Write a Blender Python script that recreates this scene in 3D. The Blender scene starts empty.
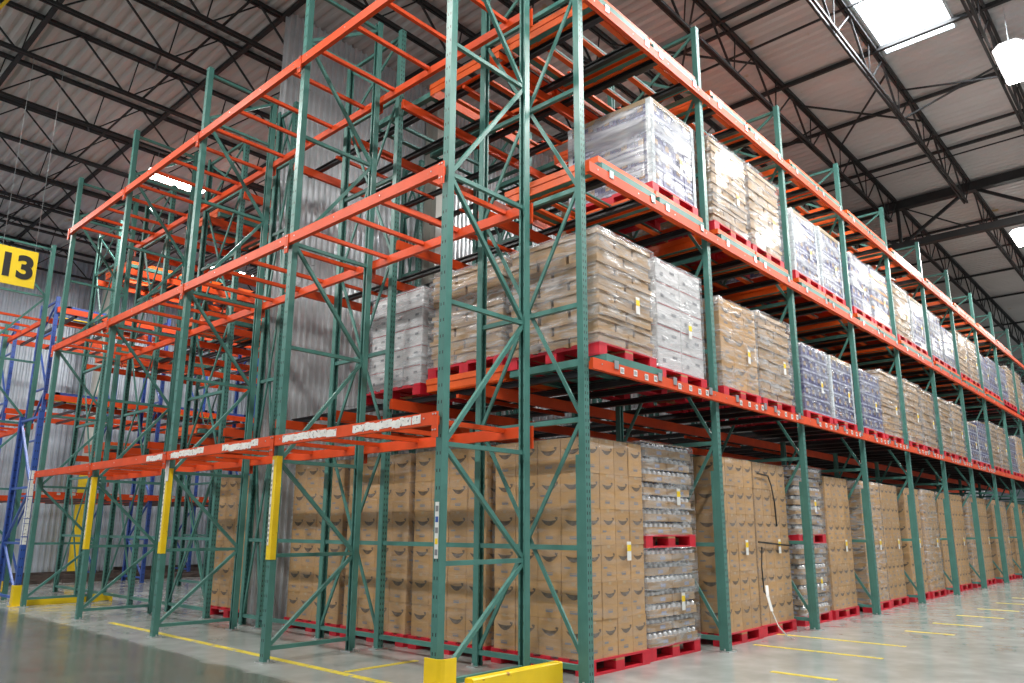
import bpy, bmesh, math, random
from mathutils import Vector, Matrix
random.seed(7)
D = bpy.data
S = bpy.context.scene
COL = S.collection
PI = math.pi

# ------------------------------------------------------------------ camera
cam = D.cameras.new('camera'); co = D.objects.new('camera', cam); COL.objects.link(co)
CAM = dict(f=753.19, yaw=0.8284, pitch=0.2156, roll=0.0043, x=-5.4561, y=-4.1144, z=1.2862, sh=23.05)
cy_, sy_ = math.cos(CAM['yaw']), math.sin(CAM['yaw']); cp_, sp_ = math.cos(CAM['pitch']), math.sin(CAM['pitch'])
fw = Vector((sy_*cp_, cy_*cp_, sp_)); rt = Vector((cy_, -sy_, 0)); up = rt.cross(fw)
cr, sr = math.cos(CAM['roll']), math.sin(CAM['roll'])
rt, up = rt*cr + up*sr, up*cr - rt*sr
M = Matrix((rt, up, -fw)).transposed().to_4x4(); M.translation = Vector((CAM['x'], CAM['y'], CAM['z']))
co.matrix_world = M
cam.sensor_width = 36; cam.lens = CAM['f']/1024*36; cam.shift_y = CAM['sh']/1024
cam.clip_end = 200
S.camera = co

# ------------------------------------------------------------------ world and exposure
S.view_settings.view_transform = 'Standard'; S.view_settings.look = 'None'
S.view_settings.gamma = 1; S.view_settings.use_curve_mapping = False
S.view_settings.exposure = 0.24
w = D.worlds.new('world'); S.world = w; w.use_nodes = True
bg = w.node_tree.nodes['Background']; bg.inputs[0].default_value = (0.93, 0.97, 1.0, 1); bg.inputs[1].default_value = 0.48
LAMP = 245      # watts of a roof lamp
SKYL = 26       # emission of the skylight

# ------------------------------------------------------------------ helpers
class MB:
    """collects shapes into one mesh"""
    def __init__(s): s.v = []; s.f = []; s.m = []
    def add(s, vs, fs, mi=0):
        n = len(s.v); s.v += [tuple(v) for v in vs]; s.f += [tuple(i+n for i in f) for f in fs]; s.m += [mi]*len(fs)
        return s
    def box(s, x0, x1, y0, y1, z0, z1, mi=0):
        vs = [(x0,y0,z0),(x1,y0,z0),(x1,y1,z0),(x0,y1,z0),(x0,y0,z1),(x1,y0,z1),(x1,y1,z1),(x0,y1,z1)]
        return s.add(vs, [(0,3,2,1),(4,5,6,7),(0,1,5,4),(1,2,6,5),(2,3,7,6),(3,0,4,7)], mi)
    def bar(s, a, b, w, h=None, mi=0, upv=(0,0,1)):
        """square-section bar from a to b, w across, h along upv"""
        a, b = Vector(a), Vector(b); h = h or w; d = (b-a).normalized(); u = Vector(upv)
        if abs(d.dot(u)) > .98: u = Vector((0,1,0))
        x = d.cross(u).normalized()*w/2; y = x.cross(d).normalized()*h/2
        vs = [a-x-y, a+x-y, a+x+y, a-x+y, b-x-y, b+x-y, b+x+y, b-x+y]
        return s.add(vs, [(0,3,2,1),(4,5,6,7),(0,1,5,4),(1,2,6,5),(2,3,7,6),(3,0,4,7)], mi)
    def tube(s, a, b, r, n=8, r2=None, mi=0):
        a, b = Vector(a), Vector(b); d = (b-a).normalized(); u = Vector((0,0,1)) if abs(d.z) < .98 else Vector((0,1,0))
        x = d.cross(u).normalized(); y = x.cross(d); r2 = r if r2 is None else r2
        vs = [a+(x*math.cos(2*PI*i/n)+y*math.sin(2*PI*i/n))*r for i in range(n)] + [b+(x*math.cos(2*PI*i/n)+y*math.sin(2*PI*i/n))*r2 for i in range(n)]
        return s.add(vs, [(i, (i+1)%n, n+(i+1)%n, n+i) for i in range(n)] + [tuple(range(n-1,-1,-1)), tuple(range(n,2*n))], mi)
    def prism(s, prof, axis, t0, t1, mi=0):
        """extrude closed 2D profile; axis 'x': prof=(y,z); 'y': (x,z); 'z': (x,y)"""
        n = len(prof)
        def p(q, t): return {'x': (t,q[0],q[1]), 'y': (q[0],t,q[1]), 'z': (q[0],q[1],t)}[axis]
        vs = [p(q,t0) for q in prof] + [p(q,t1) for q in prof]
        return s.add(vs, [(i,(i+1)%n,n+(i+1)%n,n+i) for i in range(n)] + [tuple(range(n-1,-1,-1)), tuple(range(n,2*n))], mi)
    def quad(s, a, b, c, d, mi=0): return s.add([a,b,c,d], [(0,1,2,3)], mi)
    def mesh(s, name, mats, smooth=False, bevel=0):
        me = D.meshes.new(name); me.from_pydata(s.v, [], s.f)
        for m in (mats if isinstance(mats, (list, tuple)) else [mats]): me.materials.append(m)
        if any(s.m): me.polygons.foreach_set('material_index', s.m)
        bm = bmesh.new(); bm.from_mesh(me); bmesh.ops.recalc_face_normals(bm, faces=bm.faces)
        if bevel: bmesh.ops.bevel(bm, geom=bm.edges[:], offset=bevel, segments=1, affect='EDGES')
        bm.to_mesh(me); bm.free()
        if smooth: me.polygons.foreach_set('use_smooth', [True]*len(me.polygons))
        me.update(); return me
    def build(s, name, mats, parent=None, loc=(0,0,0), rz=0, **k):
        return put(name, s.mesh(name, mats, **k), parent, loc, rz)
def put(name, me, parent=None, loc=(0,0,0), rz=0):
    o = D.objects.new(name, me); COL.objects.link(o); o.location = loc; o.rotation_euler = (0,0,rz)
    if parent: o.parent = parent
    return o
def tag(o, label, cat, group=None, kind=None):
    if label: o['label'] = label
    if cat: o['category'] = cat
    if group: o['group'] = group
    if kind: o['kind'] = kind
    return o
def thing(name, label, cat, loc=(0,0,0), rz=0, group=None):
    return tag(put(name, None, None, loc, rz), label, cat, group)
def struct(o): o['kind'] = 'structure'; return o
def copy_tree(o, parent=None):
    c = o.copy(); COL.objects.link(c); c.parent = parent
    for ch in list(o.children): copy_tree(ch, c)
    return c
ORD = ['first','second','third','fourth','fifth','sixth','seventh','eighth','ninth','tenth','eleventh','twelfth','thirteenth','fourteenth','fifteenth','sixteenth','seventeenth','eighteenth','nineteenth','twentieth','twenty-first','twenty-second']

# ------------------------------------------------------------------ materials
def mat(name, col, rough=.5, metal=0, var=0, scale=6, bump=0, rnd=0, spec=.5, stretch=(1,1,1), wear_and_light=None):
    m = D.materials.new(name); m.use_nodes = True; nt = m.node_tree; N = nt.nodes; L = nt.links
    b = N['Principled BSDF']; b.inputs['Roughness'].default_value = rough; b.inputs['Metallic'].default_value = metal
    b.inputs['Specular IOR Level'].default_value = spec
    b.inputs['Base Color'].default_value = (*col, 1)
    if var or bump or rnd or wear_and_light:
        tc = N.new('ShaderNodeTexCoord'); mp = N.new('ShaderNodeMapping'); mp.inputs['Scale'].default_value = stretch
        L.new(tc.outputs['Object'], mp.inputs['Vector'])
        nz = N.new('ShaderNodeTexNoise'); nz.inputs['Scale'].default_value = scale; nz.inputs['Detail'].default_value = 4
        L.new(mp.outputs[0], nz.inputs['Vector'])
        hsv = N.new('ShaderNodeHueSaturation'); hsv.inputs['Color'].default_value = (*col, 1)
        mr = N.new('ShaderNodeMapRange'); mr.inputs[1].default_value = .3; mr.inputs[2].default_value = .7
        mr.inputs[3].default_value = 1-var; mr.inputs[4].default_value = 1+var
        L.new(nz.outputs['Fac'], mr.inputs[0]); last = mr.outputs[0]
        if rnd:
            oi = N.new('ShaderNodeObjectInfo'); m2 = N.new('ShaderNodeMapRange'); m2.inputs[3].default_value = 1-rnd; m2.inputs[4].default_value = 1+rnd
            L.new(oi.outputs['Random'], m2.inputs[0]); mu = N.new('ShaderNodeMath'); mu.operation = 'MULTIPLY'
            L.new(last, mu.inputs[0]); L.new(m2.outputs[0], mu.inputs[1]); last = mu.outputs[0]
        L.new(last, hsv.inputs['Value']); out = hsv.outputs[0]
        if wear_and_light:
            n2 = N.new('ShaderNodeTexNoise'); n2.inputs['Scale'].default_value = wear_and_light[1]; n2.inputs['Detail'].default_value = 6
            L.new(tc.outputs['Object'], n2.inputs['Vector'])
            r2 = N.new('ShaderNodeMapRange'); r2.inputs[1].default_value = wear_and_light[2]; r2.inputs[2].default_value = wear_and_light[2]+.05
            L.new(n2.outputs['Fac'], r2.inputs[0]); mx = N.new('ShaderNodeMix'); mx.data_type = 'RGBA'
            L.new(r2.outputs[0], mx.inputs['Factor']); L.new(out, mx.inputs['A']); mx.inputs['B'].default_value = (*wear_and_light[0], 1); out = mx.outputs['Result']
        L.new(out, b.inputs['Base Color'])
        if bump:
            bp = N.new('ShaderNodeBump'); bp.inputs['Strength'].default_value = bump; bp.inputs['Distance'].default_value = .02
            L.new(nz.outputs['Fac'], bp.inputs['Height']); L.new(bp.outputs[0], b.inputs['Normal'])
    return m
TEAL = (.066, .20, .172)
def post_mat(name, col, pitch=.14):
    """painted steel with the column slots of a pallet rack upright"""
    m = mat(name, col, .38, 0, .12, 5, wear_and_light=((.12,.06,.03), 9, .74)); nt = m.node_tree; N = nt.nodes; L = nt.links; b = N['Principled BSDF']
    src = b.inputs['Base Color'].links[0].from_socket
    tc = N.new('ShaderNodeTexCoord'); sx = N.new('ShaderNodeSeparateXYZ'); L.new(tc.outputs['Object'], sx.inputs[0])
    sn = N.new('ShaderNodeSeparateXYZ'); L.new(tc.outputs['Normal'], sn.inputs[0])
    def mth(op, a, c=None):
        n = N.new('ShaderNodeMath'); n.operation = op
        for i, q in enumerate((a, c)):
            if q is None: continue
            if isinstance(q, (int, float)): n.inputs[i].default_value = q
            else: L.new(q, n.inputs[i])
        return n.outputs[0]
    ax = mth('ABSOLUTE', mth('SUBTRACT', mth('ABSOLUTE', sx.outputs[0]), .017)); inx = mth('LESS_THAN', ax, .0058)
    fz = mth('ABSOLUTE', mth('SUBTRACT', mth('FRACT', mth('DIVIDE', sx.outputs[2], pitch)), .5)); inz = mth('LESS_THAN', fz, .0135/pitch)
    ny = mth('GREATER_THAN', mth('ABSOLUTE', sn.outputs[1]), .9)
    k = mth('MULTIPLY', mth('MULTIPLY', inx, inz), ny)
    mx = N.new('ShaderNodeMix'); mx.data_type = 'RGBA'; L.new(k, mx.inputs['Factor']); L.new(src, mx.inputs['A']); mx.inputs['B'].default_value = (.008,.012,.012,1)
    L.new(mx.outputs['Result'], b.inputs['Base Color']); return m
m_post = post_mat('green_post_paint', TEAL)
m_postr = post_mat('green_post_paint_close_slots', TEAL, .0635)
m_postb = post_mat('blue_post_paint', (.035, .09, .36))
m_green = mat('green_steel', TEAL, .4, 0, .15, 5)
m_blue = mat('blue_steel', (.04, .1, .38), .4, 0, .15, 5)
m_orange = mat('orange_beam', (.68, .072, .014), .45, 0, .1, 4, spec=.3, wear_and_light=((.5,.2,.12), 14, .72))
m_orange2 = mat('orange_cart', (.78, .11, .012), .4, 0, .1, 4)
m_black = mat('black_rail', (.022, .024, .027), .38, 0, .2, 6)
m_truss = mat('dark_truss', (.02, .02, .021), .6, 0, .3, 3)
m_yel = mat('yellow_paint', (.9, .62, .01), .4, 0, .06, 5, wear_and_light=((.35,.12,.02), 7, .70))
m_white = mat('white_paper', (.75, .75, .73), .6)
m_ink = mat('print_ink', (.13, .09, .06), .6, 0, .3, 25)
m_greyink = mat('grey_ink', (.22, .22, .24), .6)
m_paper = mat('torn_labels', (.78, .77, .74), .65, 0, .1, 20, wear_and_light=((.25,.25,.26), 30, .60))
m_zinc = mat('zinc_clip', (.55, .6, .62), .3, .9)
m_bolt = mat('zinc_bolt', (.6, .62, .62), .35, .8)
m_card = mat('brown_cardboard', (.475, .28, .12), .62, 0, .07, 3, rnd=.09)
m_card2 = mat('tan_cardboard', (.41, .265, .14), .6, 0, .1, 4, rnd=.1)
m_tape = mat('carton_tape', (.46, .32, .18), .3)
m_wood = mat('bare_wood', (.42, .22, .10), .7, 0, .2, 9)
m_red = mat('red_pallet_paint', (.56, .012, .03), .5, 0, .15, 7, rnd=.12)
m_casew = mat('white_case', (.62, .61, .62), .5, 0, .05, 4, rnd=.05)
m_stripe = mat('red_stripe', (.42, .03, .04), .5)
m_caseb = mat('blue_case', (.055, .055, .155), .45, 0, .5, 14, rnd=.15)
m_panel = mat('pale_panel', (.34, .36, .5), .45, 0, .5, 22)
m_gold = mat('gold_print', (.30, .20, .13), .5, 0, .6, 30)
m_oran = mat('orange_print', (.75, .3, .03), .5)
m_bottle = mat('bottle_plastic', (.62, .64, .68), .2, 0, .2, 30, spec=.8)
m_cap = mat('bottle_cap', (.03, .05, .16), .4)
m_board = mat('white_edge_board', (.62, .68, .72), .5)
m_kraft = mat('kraft_edge', (.38, .27, .15), .7)
m_strap = mat('black_strap', (.01, .01, .01), .5)
m_paintw = mat('column_paint', (.62, .61, .56), .5, 0, .05, 3)
m_rust = mat('dull_steel', (.09, .065, .055), .7, 0, .4, 5)
m_numb = mat('sign_black', (.012, .012, .012), .5)

def film(name, lo, hi, rough=.22, sc=7):
    m = D.materials.new(name); m.use_nodes = True; nt = m.node_tree; N = nt.nodes; L = nt.links
    b = N['Principled BSDF']; b.inputs['Base Color'].default_value = (.60,.62,.65,1); b.inputs['Roughness'].default_value = rough
    b.inputs['Specular IOR Level'].default_value = 1.0; b.inputs['Coat Weight'].default_value = .6; b.inputs['Coat Roughness'].default_value = rough*.8
    out = N['Material Output']; tr = N.new('ShaderNodeBsdfTransparent'); mx = N.new('ShaderNodeMixShader')
    tc = N.new('ShaderNodeTexCoord'); oi = N.new('ShaderNodeObjectInfo'); va = N.new('ShaderNodeVectorMath'); va.operation = 'ADD'
    sc_ = N.new('ShaderNodeVectorMath'); sc_.operation = 'SCALE'; sc_.inputs[0].default_value = (17, 31, 23)
    L.new(oi.outputs['Random'], sc_.inputs['Scale']); L.new(tc.outputs['Object'], va.inputs[0]); L.new(sc_.outputs[0], va.inputs[1])
    mp = N.new('ShaderNodeMapping'); mp.inputs['Rotation'].default_value = (.25, .3, 0); mp.inputs['Scale'].default_value = (.35,.35,2.2)
    L.new(va.outputs[0], mp.inputs[0])
    nz = N.new('ShaderNodeTexNoise'); nz.inputs['Scale'].default_value = sc; nz.inputs['Detail'].default_value = 5; nz.inputs['Distortion'].default_value = 1.2
    L.new(mp.outputs[0], nz.inputs['Vector'])
    mr = N.new('ShaderNodeMapRange'); mr.inputs[1].default_value = .38; mr.inputs[2].default_value = .72; mr.inputs[3].default_value = lo; mr.inputs[4].default_value = hi
    L.new(nz.outputs['Fac'], mr.inputs[0]); L.new(mr.outputs[0], mx.inputs[0])
    n2 = N.new('ShaderNodeTexNoise'); n2.inputs['Scale'].default_value = sc*.8; n2.inputs['Detail'].default_value = 3; L.new(mp.outputs[0], n2.inputs['Vector'])
    bp = N.new('ShaderNodeBump'); bp.inputs['Strength'].default_value = .9; bp.inputs['Distance'].default_value = .03
    L.new(n2.outputs['Fac'], bp.inputs['Height']); L.new(bp.outputs[0], b.inputs['Normal'])
    L.new(tr.outputs[0], mx.inputs[1]); L.new(b.outputs[0], mx.inputs[2]); L.new(mx.outputs[0], out.inputs[0]); return m
m_film1 = film('thin_stretch_film', .01, .22)
m_film2 = film('stretch_film', .03, .62)
m_film3 = film('glossy_stretch_film', .02, .85, .26, 2.6)

def metal_sheet(name, col, metal, rough, banded):
    m = D.materials.new(name); m.use_nodes = True; nt = m.node_tree; N = nt.nodes; L = nt.links; b = N['Principled BSDF']
    b.inputs['Metallic'].default_value = metal; b.inputs['Roughness'].default_value = rough
    tc = N.new('ShaderNodeTexCoord'); mp = N.new('ShaderNodeMapping'); mp.inputs['Scale'].default_value = (.5,.5,2.0) if banded else (1,1,1)
    L.new(tc.outputs['Object'], mp.inputs[0]); nz = N.new('ShaderNodeTexNoise'); nz.inputs['Scale'].default_value = 1.1; nz.inputs['Detail'].default_value = 5
    nz.inputs['Distortion'].default_value = .6; L.new(mp.outputs[0], nz.inputs['Vector'])
    rp = N.new('ShaderNodeValToRGB'); e = rp.color_ramp.elements; e[0].position = .3; e[0].color = (*[c*.72 for c in col], 1); e[1].position = .72; e[1].color = (*col, 1)
    L.new(nz.outputs['Fac'], rp.inputs[0]); L.new(rp.outputs[0], b.inputs['Base Color'])
    mr = N.new('ShaderNodeMapRange'); mr.inputs[3].default_value = rough-.1; mr.inputs[4].default_value = rough+.12; L.new(nz.outputs['Fac'], mr.inputs[0]); L.new(mr.outputs[0], b.inputs['Roughness'])
    return m
m_galv = metal_sheet('galvanised_sheet', (.86,.89,.92), .42, .30, True)
m_galvw = metal_sheet('galvanised_wall', (.62,.68,.76), .35, .36, True)
m_roof = mat('roof_deck_paint', (.58, .56, .555), .6, 0, .12, .5, stretch=(1,.12,1), wear_and_light=((.45,.30,.13), 1.3, .70))  # yellowish blotches put lamp light on the deck into its colour

def floor_mat():
    m = D.materials.new('polished_concrete'); m.use_nodes = True; nt = m.node_tree; N = nt.nodes; L = nt.links; b = N['Principled BSDF']
    tc = N.new('ShaderNodeTexCoord'); nz = N.new('ShaderNodeTexNoise'); nz.inputs['Scale'].default_value = .7; nz.inputs['Detail'].default_value = 8; nz.inputs['Roughness'].default_value = .62
    L.new(tc.outputs['Object'], nz.inputs['Vector'])
    rp = N.new('ShaderNodeValToRGB'); e = rp.color_ramp.elements
    e[0].position = .3; e[0].color = (.28,.295,.28,1); e[1].position = .7; e[1].color = (.40,.415,.395,1)
    L.new(nz.outputs['Fac'], rp.inputs[0])
    # the polished aisle left of the racks is a darker, glossier pour than the rest of the slab
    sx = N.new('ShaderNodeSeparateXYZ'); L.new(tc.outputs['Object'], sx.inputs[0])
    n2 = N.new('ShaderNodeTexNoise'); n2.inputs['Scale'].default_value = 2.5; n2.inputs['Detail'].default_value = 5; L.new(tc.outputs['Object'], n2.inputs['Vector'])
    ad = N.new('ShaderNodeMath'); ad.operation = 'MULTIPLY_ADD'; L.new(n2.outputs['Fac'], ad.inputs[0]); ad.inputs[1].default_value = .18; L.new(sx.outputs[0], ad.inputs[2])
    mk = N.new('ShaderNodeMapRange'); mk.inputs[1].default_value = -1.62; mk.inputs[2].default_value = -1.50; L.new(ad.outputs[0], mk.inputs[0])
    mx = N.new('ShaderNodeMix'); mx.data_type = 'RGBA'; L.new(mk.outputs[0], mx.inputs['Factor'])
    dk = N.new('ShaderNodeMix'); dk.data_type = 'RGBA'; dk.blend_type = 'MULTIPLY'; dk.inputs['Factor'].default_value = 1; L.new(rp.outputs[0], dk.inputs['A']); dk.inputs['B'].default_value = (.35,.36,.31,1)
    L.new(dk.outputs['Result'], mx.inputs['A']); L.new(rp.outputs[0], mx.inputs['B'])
    # joints and scuffs
    st = N.new('ShaderNodeTexNoise'); st.inputs['Scale'].default_value = 3; st.inputs['Detail'].default_value = 8; L.new(tc.outputs['Object'], st.inputs['Vector'])
    ms = N.new('ShaderNodeMapRange'); ms.inputs[1].default_value = .3; ms.inputs[2].default_value = .7; ms.inputs[3].default_value = .9; ms.inputs[4].default_value = 1.08; L.new(st.outputs['Fac'], ms.inputs[0])
    hv = N.new('ShaderNodeHueSaturation'); L.new(mx.outputs['Result'], hv.inputs['Color']); L.new(ms.outputs[0], hv.inputs['Value'])
    L.new(hv.outputs[0], b.inputs['Base Color'])
    rr = N.new('ShaderNodeMapRange'); rr.inputs[1].default_value = .3; rr.inputs[2].default_value = .7; rr.inputs[3].default_value = .12; rr.inputs[4].default_value = .24; L.new(st.outputs['Fac'], rr.inputs[0])
    L.new(rr.outputs[0], b.inputs['Roughness']); b.inputs['Specular IOR Level'].default_value = .6
    return m
m_floor = floor_mat()
def emit(name, col, s):
    m = D.materials.new(name); m.use_nodes = True; N = m.node_tree.nodes; N.remove(N['Principled BSDF']); e = N.new('ShaderNodeEmission')
    e.inputs[0].default_value = (*col,1); e.inputs[1].default_value = s; m.node_tree.links.new(e.outputs[0], N['Material Output'].inputs[0]); return m
m_sky = emit('skylight_daylight', (.92,.96,1), SKYL)
m_lens = emit('lamp_lens', (1,.98,.95), 30)
m_line = mat('yellow_floor_paint', (.72,.58,.06), .4, 0, .2, 12, wear_and_light=((.36,.36,.33), 11, .60))

# ------------------------------------------------------------------ the building
H = 9.62
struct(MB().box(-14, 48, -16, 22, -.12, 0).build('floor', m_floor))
def corrug(x0, x1, pitch, depth, lo, hi, duty=.5):
    """trapezoid ribs along x: list of (x, t)"""
    pts = []; n = int(round((x1-x0)/pitch))
    for i in range(n):
        x = x0+i*pitch; pts += [(x, 0), (x+pitch*duty*.8, 0), (x+pitch*duty, depth), (x+pitch*(.5+duty*.4), depth)]
    pts.append((x1, 0)); return pts
# roof deck: ribs run along Y, open over the skylight
SKX, SKY = (4.1, 7.82), (-2.04, -.96)
rb = MB(); rp_ = corrug(-14, 48, .2, .045, 0, 0)
for (xa, ta), (xb, tb) in zip(rp_, rp_[1:]):
    spans = [(-16, 22)] if not (xb > SKX[0] and xa < SKX[1]) else [(-16, SKY[0]), (SKY[1], 22)]
    for (ya, yb) in spans: rb.quad((xa,ya,H+ta), (xb,ya,H+tb), (xb,yb,H+tb), (xa,yb,H+ta))
struct(rb.build('ceiling', m_roof))
def sheet_wall(name, x0, x1, y, z0, z1, pitch, depth, m):
    b = MB(); P = corrug(x0, x1, pitch, depth, 0, 0)
    for (xa, ta), (xb, tb) in zip(P, P[1:]): b.quad((xa,y-ta,z0), (xb,y-tb,z0), (xb,y-tb,z1), (xa,y-ta,z1))
    b.box(x0, x1, y+.004, y+.03, z0, z1)
    return struct(b.build(name, m))
sheet_wall('wall_back', -14, 48, 21.4, 0, H, .155, .045, m_galvw)
sheet_wall('wall_partition', .04, 13, 5.99, 0, H, .108, .045, m_galv)
struct(MB().box(47.9, 48, -16, 21.4, 0, H).build('wall_right', m_galvw))
sheet_wall('wall_inner', 13, 48, 5.99, 0, H, .096, .035, m_galv)
# skylight: a curb and a diffusing panel
sk = MB()
for a in ((SKX[0]-.04, SKX[0], SKY[0], SKY[1]), (SKX[1], SKX[1]+.04, SKY[0], SKY[1]), (SKX[0], SKX[1], SKY[0]-.04, SKY[0]), (SKX[0], SKX[1], SKY[1], SKY[1]+.04)):
    sk.box(*a, H-.02, H+.25)
sko = struct(sk.build('window_1', m_board)); MB().box(SKX[0], SKX[1], SKY[0], SKY[1], H+.2, H+.22).build('window_pane', m_sky, sko)
# joists along X
def truss(y, x0, x1, zt=H-.03, zb=8.80):
    t = put('roof_truss', None, None, (x0, y, 0)); struct(t)
    L_ = x1-x0
    c = MB()
    for s in (-1, 1): c.box(0, L_, s*.012 if s > 0 else -.052, .052 if s > 0 else -.012, zt-.055, zt)
    c.build('top_chord', m_truss, t)
    c = MB()
    for s in (-1, 1): c.box(.6, L_-.6, s*.012 if s > 0 else -.047, .047 if s > 0 else -.012, zb, zb+.05)
    c.build('bottom_chord', m_truss, t)
    w_ = MB(); p = 1.66; n = int(L_/p)
    for i in range(n):
        xa = i*p+.25
        w_.bar((xa,0,zt-.03), (xa+p/2-.06,0,zb+.02), .035, .022); w_.bar((xa+p/2+.06,0,zb+.02), (xa+p,0,zt-.03), .024, .022)
        w_.bar((xa+p/2,0,zb+.02), (xa+p/2+.12,0,zt-.03), .018, .018)
    w_.build('web', m_truss, t)
YT = [.82+1.655*k for k in range(-9, 13)]
YT = [6.12 if abs(y-5.785) < .01 else y for y in YT]   # this joist runs just behind the partition
for y in YT: truss(y, -13.9, 14.45); truss(y, 14.75, 43)
def bridging(x, z, w_=.04):
    return MB().box(x, x+w_, -15.5, 21.2, z, z+w_)
for n_, (x, w_) in enumerate(((-5.6,.06), (-2.62,.07), (0,.07), (2.5,.05), (4.95,.06), (5.27,.05), (6.0,.03), (7.5,.07), (9.7,.06), (11.5,.05), (12.26,.06), (12.64,.025), (17.3,.06), (19.8,.05), (22.3,.06), (25.5,.06), (30,.06))):
    struct(bridging(x, H-.1, w_).build('trim_%d' % (n_+1), m_truss))
b = MB()
for x in (-1.3, 8.6):
    for k, (ya, yb) in enumerate(zip(YT, YT[1:])):
        if k % 2 == 0: continue
        b.bar((x,ya,8.85), (x+.5,yb,H-.1), .028); b.bar((x+.35,yb,8.85), (x+.75,ya,H-.1), .028)
for xa, ya in ((8.3,-.8), (4.2,.85)):
    b.bar((xa,ya,H-.12), (xa+2.2,ya+1.6,H-.12), .03); b.bar((xa+2.2,ya,H-.12), (xa,ya+1.6,H-.12), .03)
struct(b.build('trim_30', m_truss))
# girder across the joists
g = put('roof_girder', None, None, (14.6, 0, 0)); struct(g)
MB().box(-.1,.1,-15.5,21.2,H-.26,H-.04).build('top_chord', m_truss, g); MB().box(-.09,.09,-15.5,21.2,8.3,8.46).build('bottom_chord', m_truss, g)
wb = MB()
for k in range(-9, 12):
    y = .82+1.655*k; s = 1 if k % 2 else -1
    wb.bar((0,y,H-.15), (0,y+1.655,8.4) if s > 0 else (0,y-0,8.4), .07); wb.bar((0,y,8.4), (0,y+1.655,H-.15), .07 if s < 0 else .03)
wb.build('web', m_truss, g)
# columns
def column(x, y, r, guard, label):
    t = thing('building_column', label, 'column', (x,y,0)); b_ = MB()
    if guard: b_.tube((0,0,.01), (0,0,H-.3), r, 24)
    else:
        b_.box(-r,r,-r,-r+.03,.012,H-.3); b_.box(-r,r,r-.03,r,.012,H-.3); b_.box(-.02,.02,-r+.03,r-.03,.012,H-.3); b_.box(-r,r,-r+.03,r-.03,H-.6,H-.3)
    b_.build('shaft', m_paintw, t, smooth=False)
    MB().box(-r-.06,r+.06,-r-.06,r+.06,0,.012).build('base_plate', m_truss, t)
    if guard: MB().tube((0,0,.012), (0,0,2.9), r+.02, 24).build('yellow_sleeve', m_yel, t)
column(2.72, 20.5, .24, True, 'round white column with a yellow lower sleeve at the far wall')
column(3.2, 5.74, .17, False, 'white steel column in front of the corrugated partition')

# floor paint
for k, (x, ya, yb) in enumerate([(1.7,-1.45,-.85), (3.2,-1.38,.02), (4.27,-1.3,.3), (5.77,-1.46,-.88), (7.0,-1.52,-.9), (8.4,-1.53,-.9), (9.8,-1.5,-.9), (11.3,-1.5,-.9), (12.8,-1.5,-.9), (14.3,-1.5,-.9)]):
    tag(MB().box(x-.035, x+.035, ya, yb, 0, .003).build('painted_floor_line', m_line), 'yellow line across the right aisle floor, %s from the corner' % ORD[k], 'floor marking', 'yellow lines in the right aisle')
tag(MB().box(-1.16,-1.08,.7,7.4,0,.003).build('painted_floor_line', m_line), 'long faded yellow line running under the empty green and orange rack', 'floor marking')
tag(MB().box(-1.05,-.2,1.95,2.02,0,.003).build('painted_floor_line', m_line), 'short faded yellow line crossing behind the yellow corner guard', 'floor marking')
tag(MB().box(-4.2,-1.75,11.6,11.7,0,.003).build('painted_floor_line', m_line), 'yellow line on the floor at the far left edge', 'floor marking')

# ------------------------------------------------------------------ rack elements
_mc = {}
def cached(key, fn):
    if key not in _mc: _mc[key] = fn()
    return _mc[key]
PW, PD = .076, .070
def post_mesh(h, m, key):
    def f():
        a, d, t = PW/2, PD/2, .006
        prof = [(-a,-d),(a,-d),(a,d),(a-.02,d),(a-.02,d-t),(a-t,d-t),(a-t,-d+t),(-a+t,-d+t),(-a+t,d-t),(-a+.02,d-t),(-a+.02,d),(-a,d)]
        return MB().prism(prof, 'z', .01, h).mesh('post', m)
    return cached(('post',h,key), f)
def plate_mesh():
    def f():
        b = MB().box(-.085,.085,-.06,.06,0,.01)
        for s in (-1,1): b.tube((s*.066,0,.01), (s*.066,0,.035), .01, 6)
        return b.mesh('base_plate', m_bolt)
    return cached('plate', f)
def lattice(depth, h, style, m, key):
    def f():
        b = MB(); a, c = PD/2, depth-PD/2
        if style == 'K':
            N_ = [(.13,0),(1.02,1),(1.97,0),(3.19,1),(4.36,0),(5.67,1),(6.88,0),(7.9,1)]
            N_ = [(z,s) for z,s in N_ if z < h-.45]; N_.append((h-.1, 1-N_[-1][1]))
            for (z,s) in N_: b.bar((0,a,z), (0,c,z), .038, .038)
            for (z0,s0),(z1,s1) in zip(N_, N_[1:]):
                b.bar((0,a if s0 == 0 else c,z0+.03), (0,a if s1 == 0 else c,z1-.03), .036, .036)
        else:
            zs = [.13, 2.27, 4.54, 6.72, h-.08]
            for z in (.13, 1.13, 2.27, 3.36, 4.54, 5.62, 6.72): b.bar((0,a,z), (0,c,z), .042, .045)
            for z0, z1 in zip(zs, zs[1:]):
                b.bar((.012,a,z0+.03), (.012,c,z1-.03), .02, .036); b.bar((-.012,c,z0+.03), (-.012,a,z1-.03), .02, .036)
            b.bar((0,a,h-.08), (0,c,h-.08), .04, .04)
        return b.mesh('upright_frame', m)
    return cached(('lat',depth,h,style,key), f)
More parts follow.
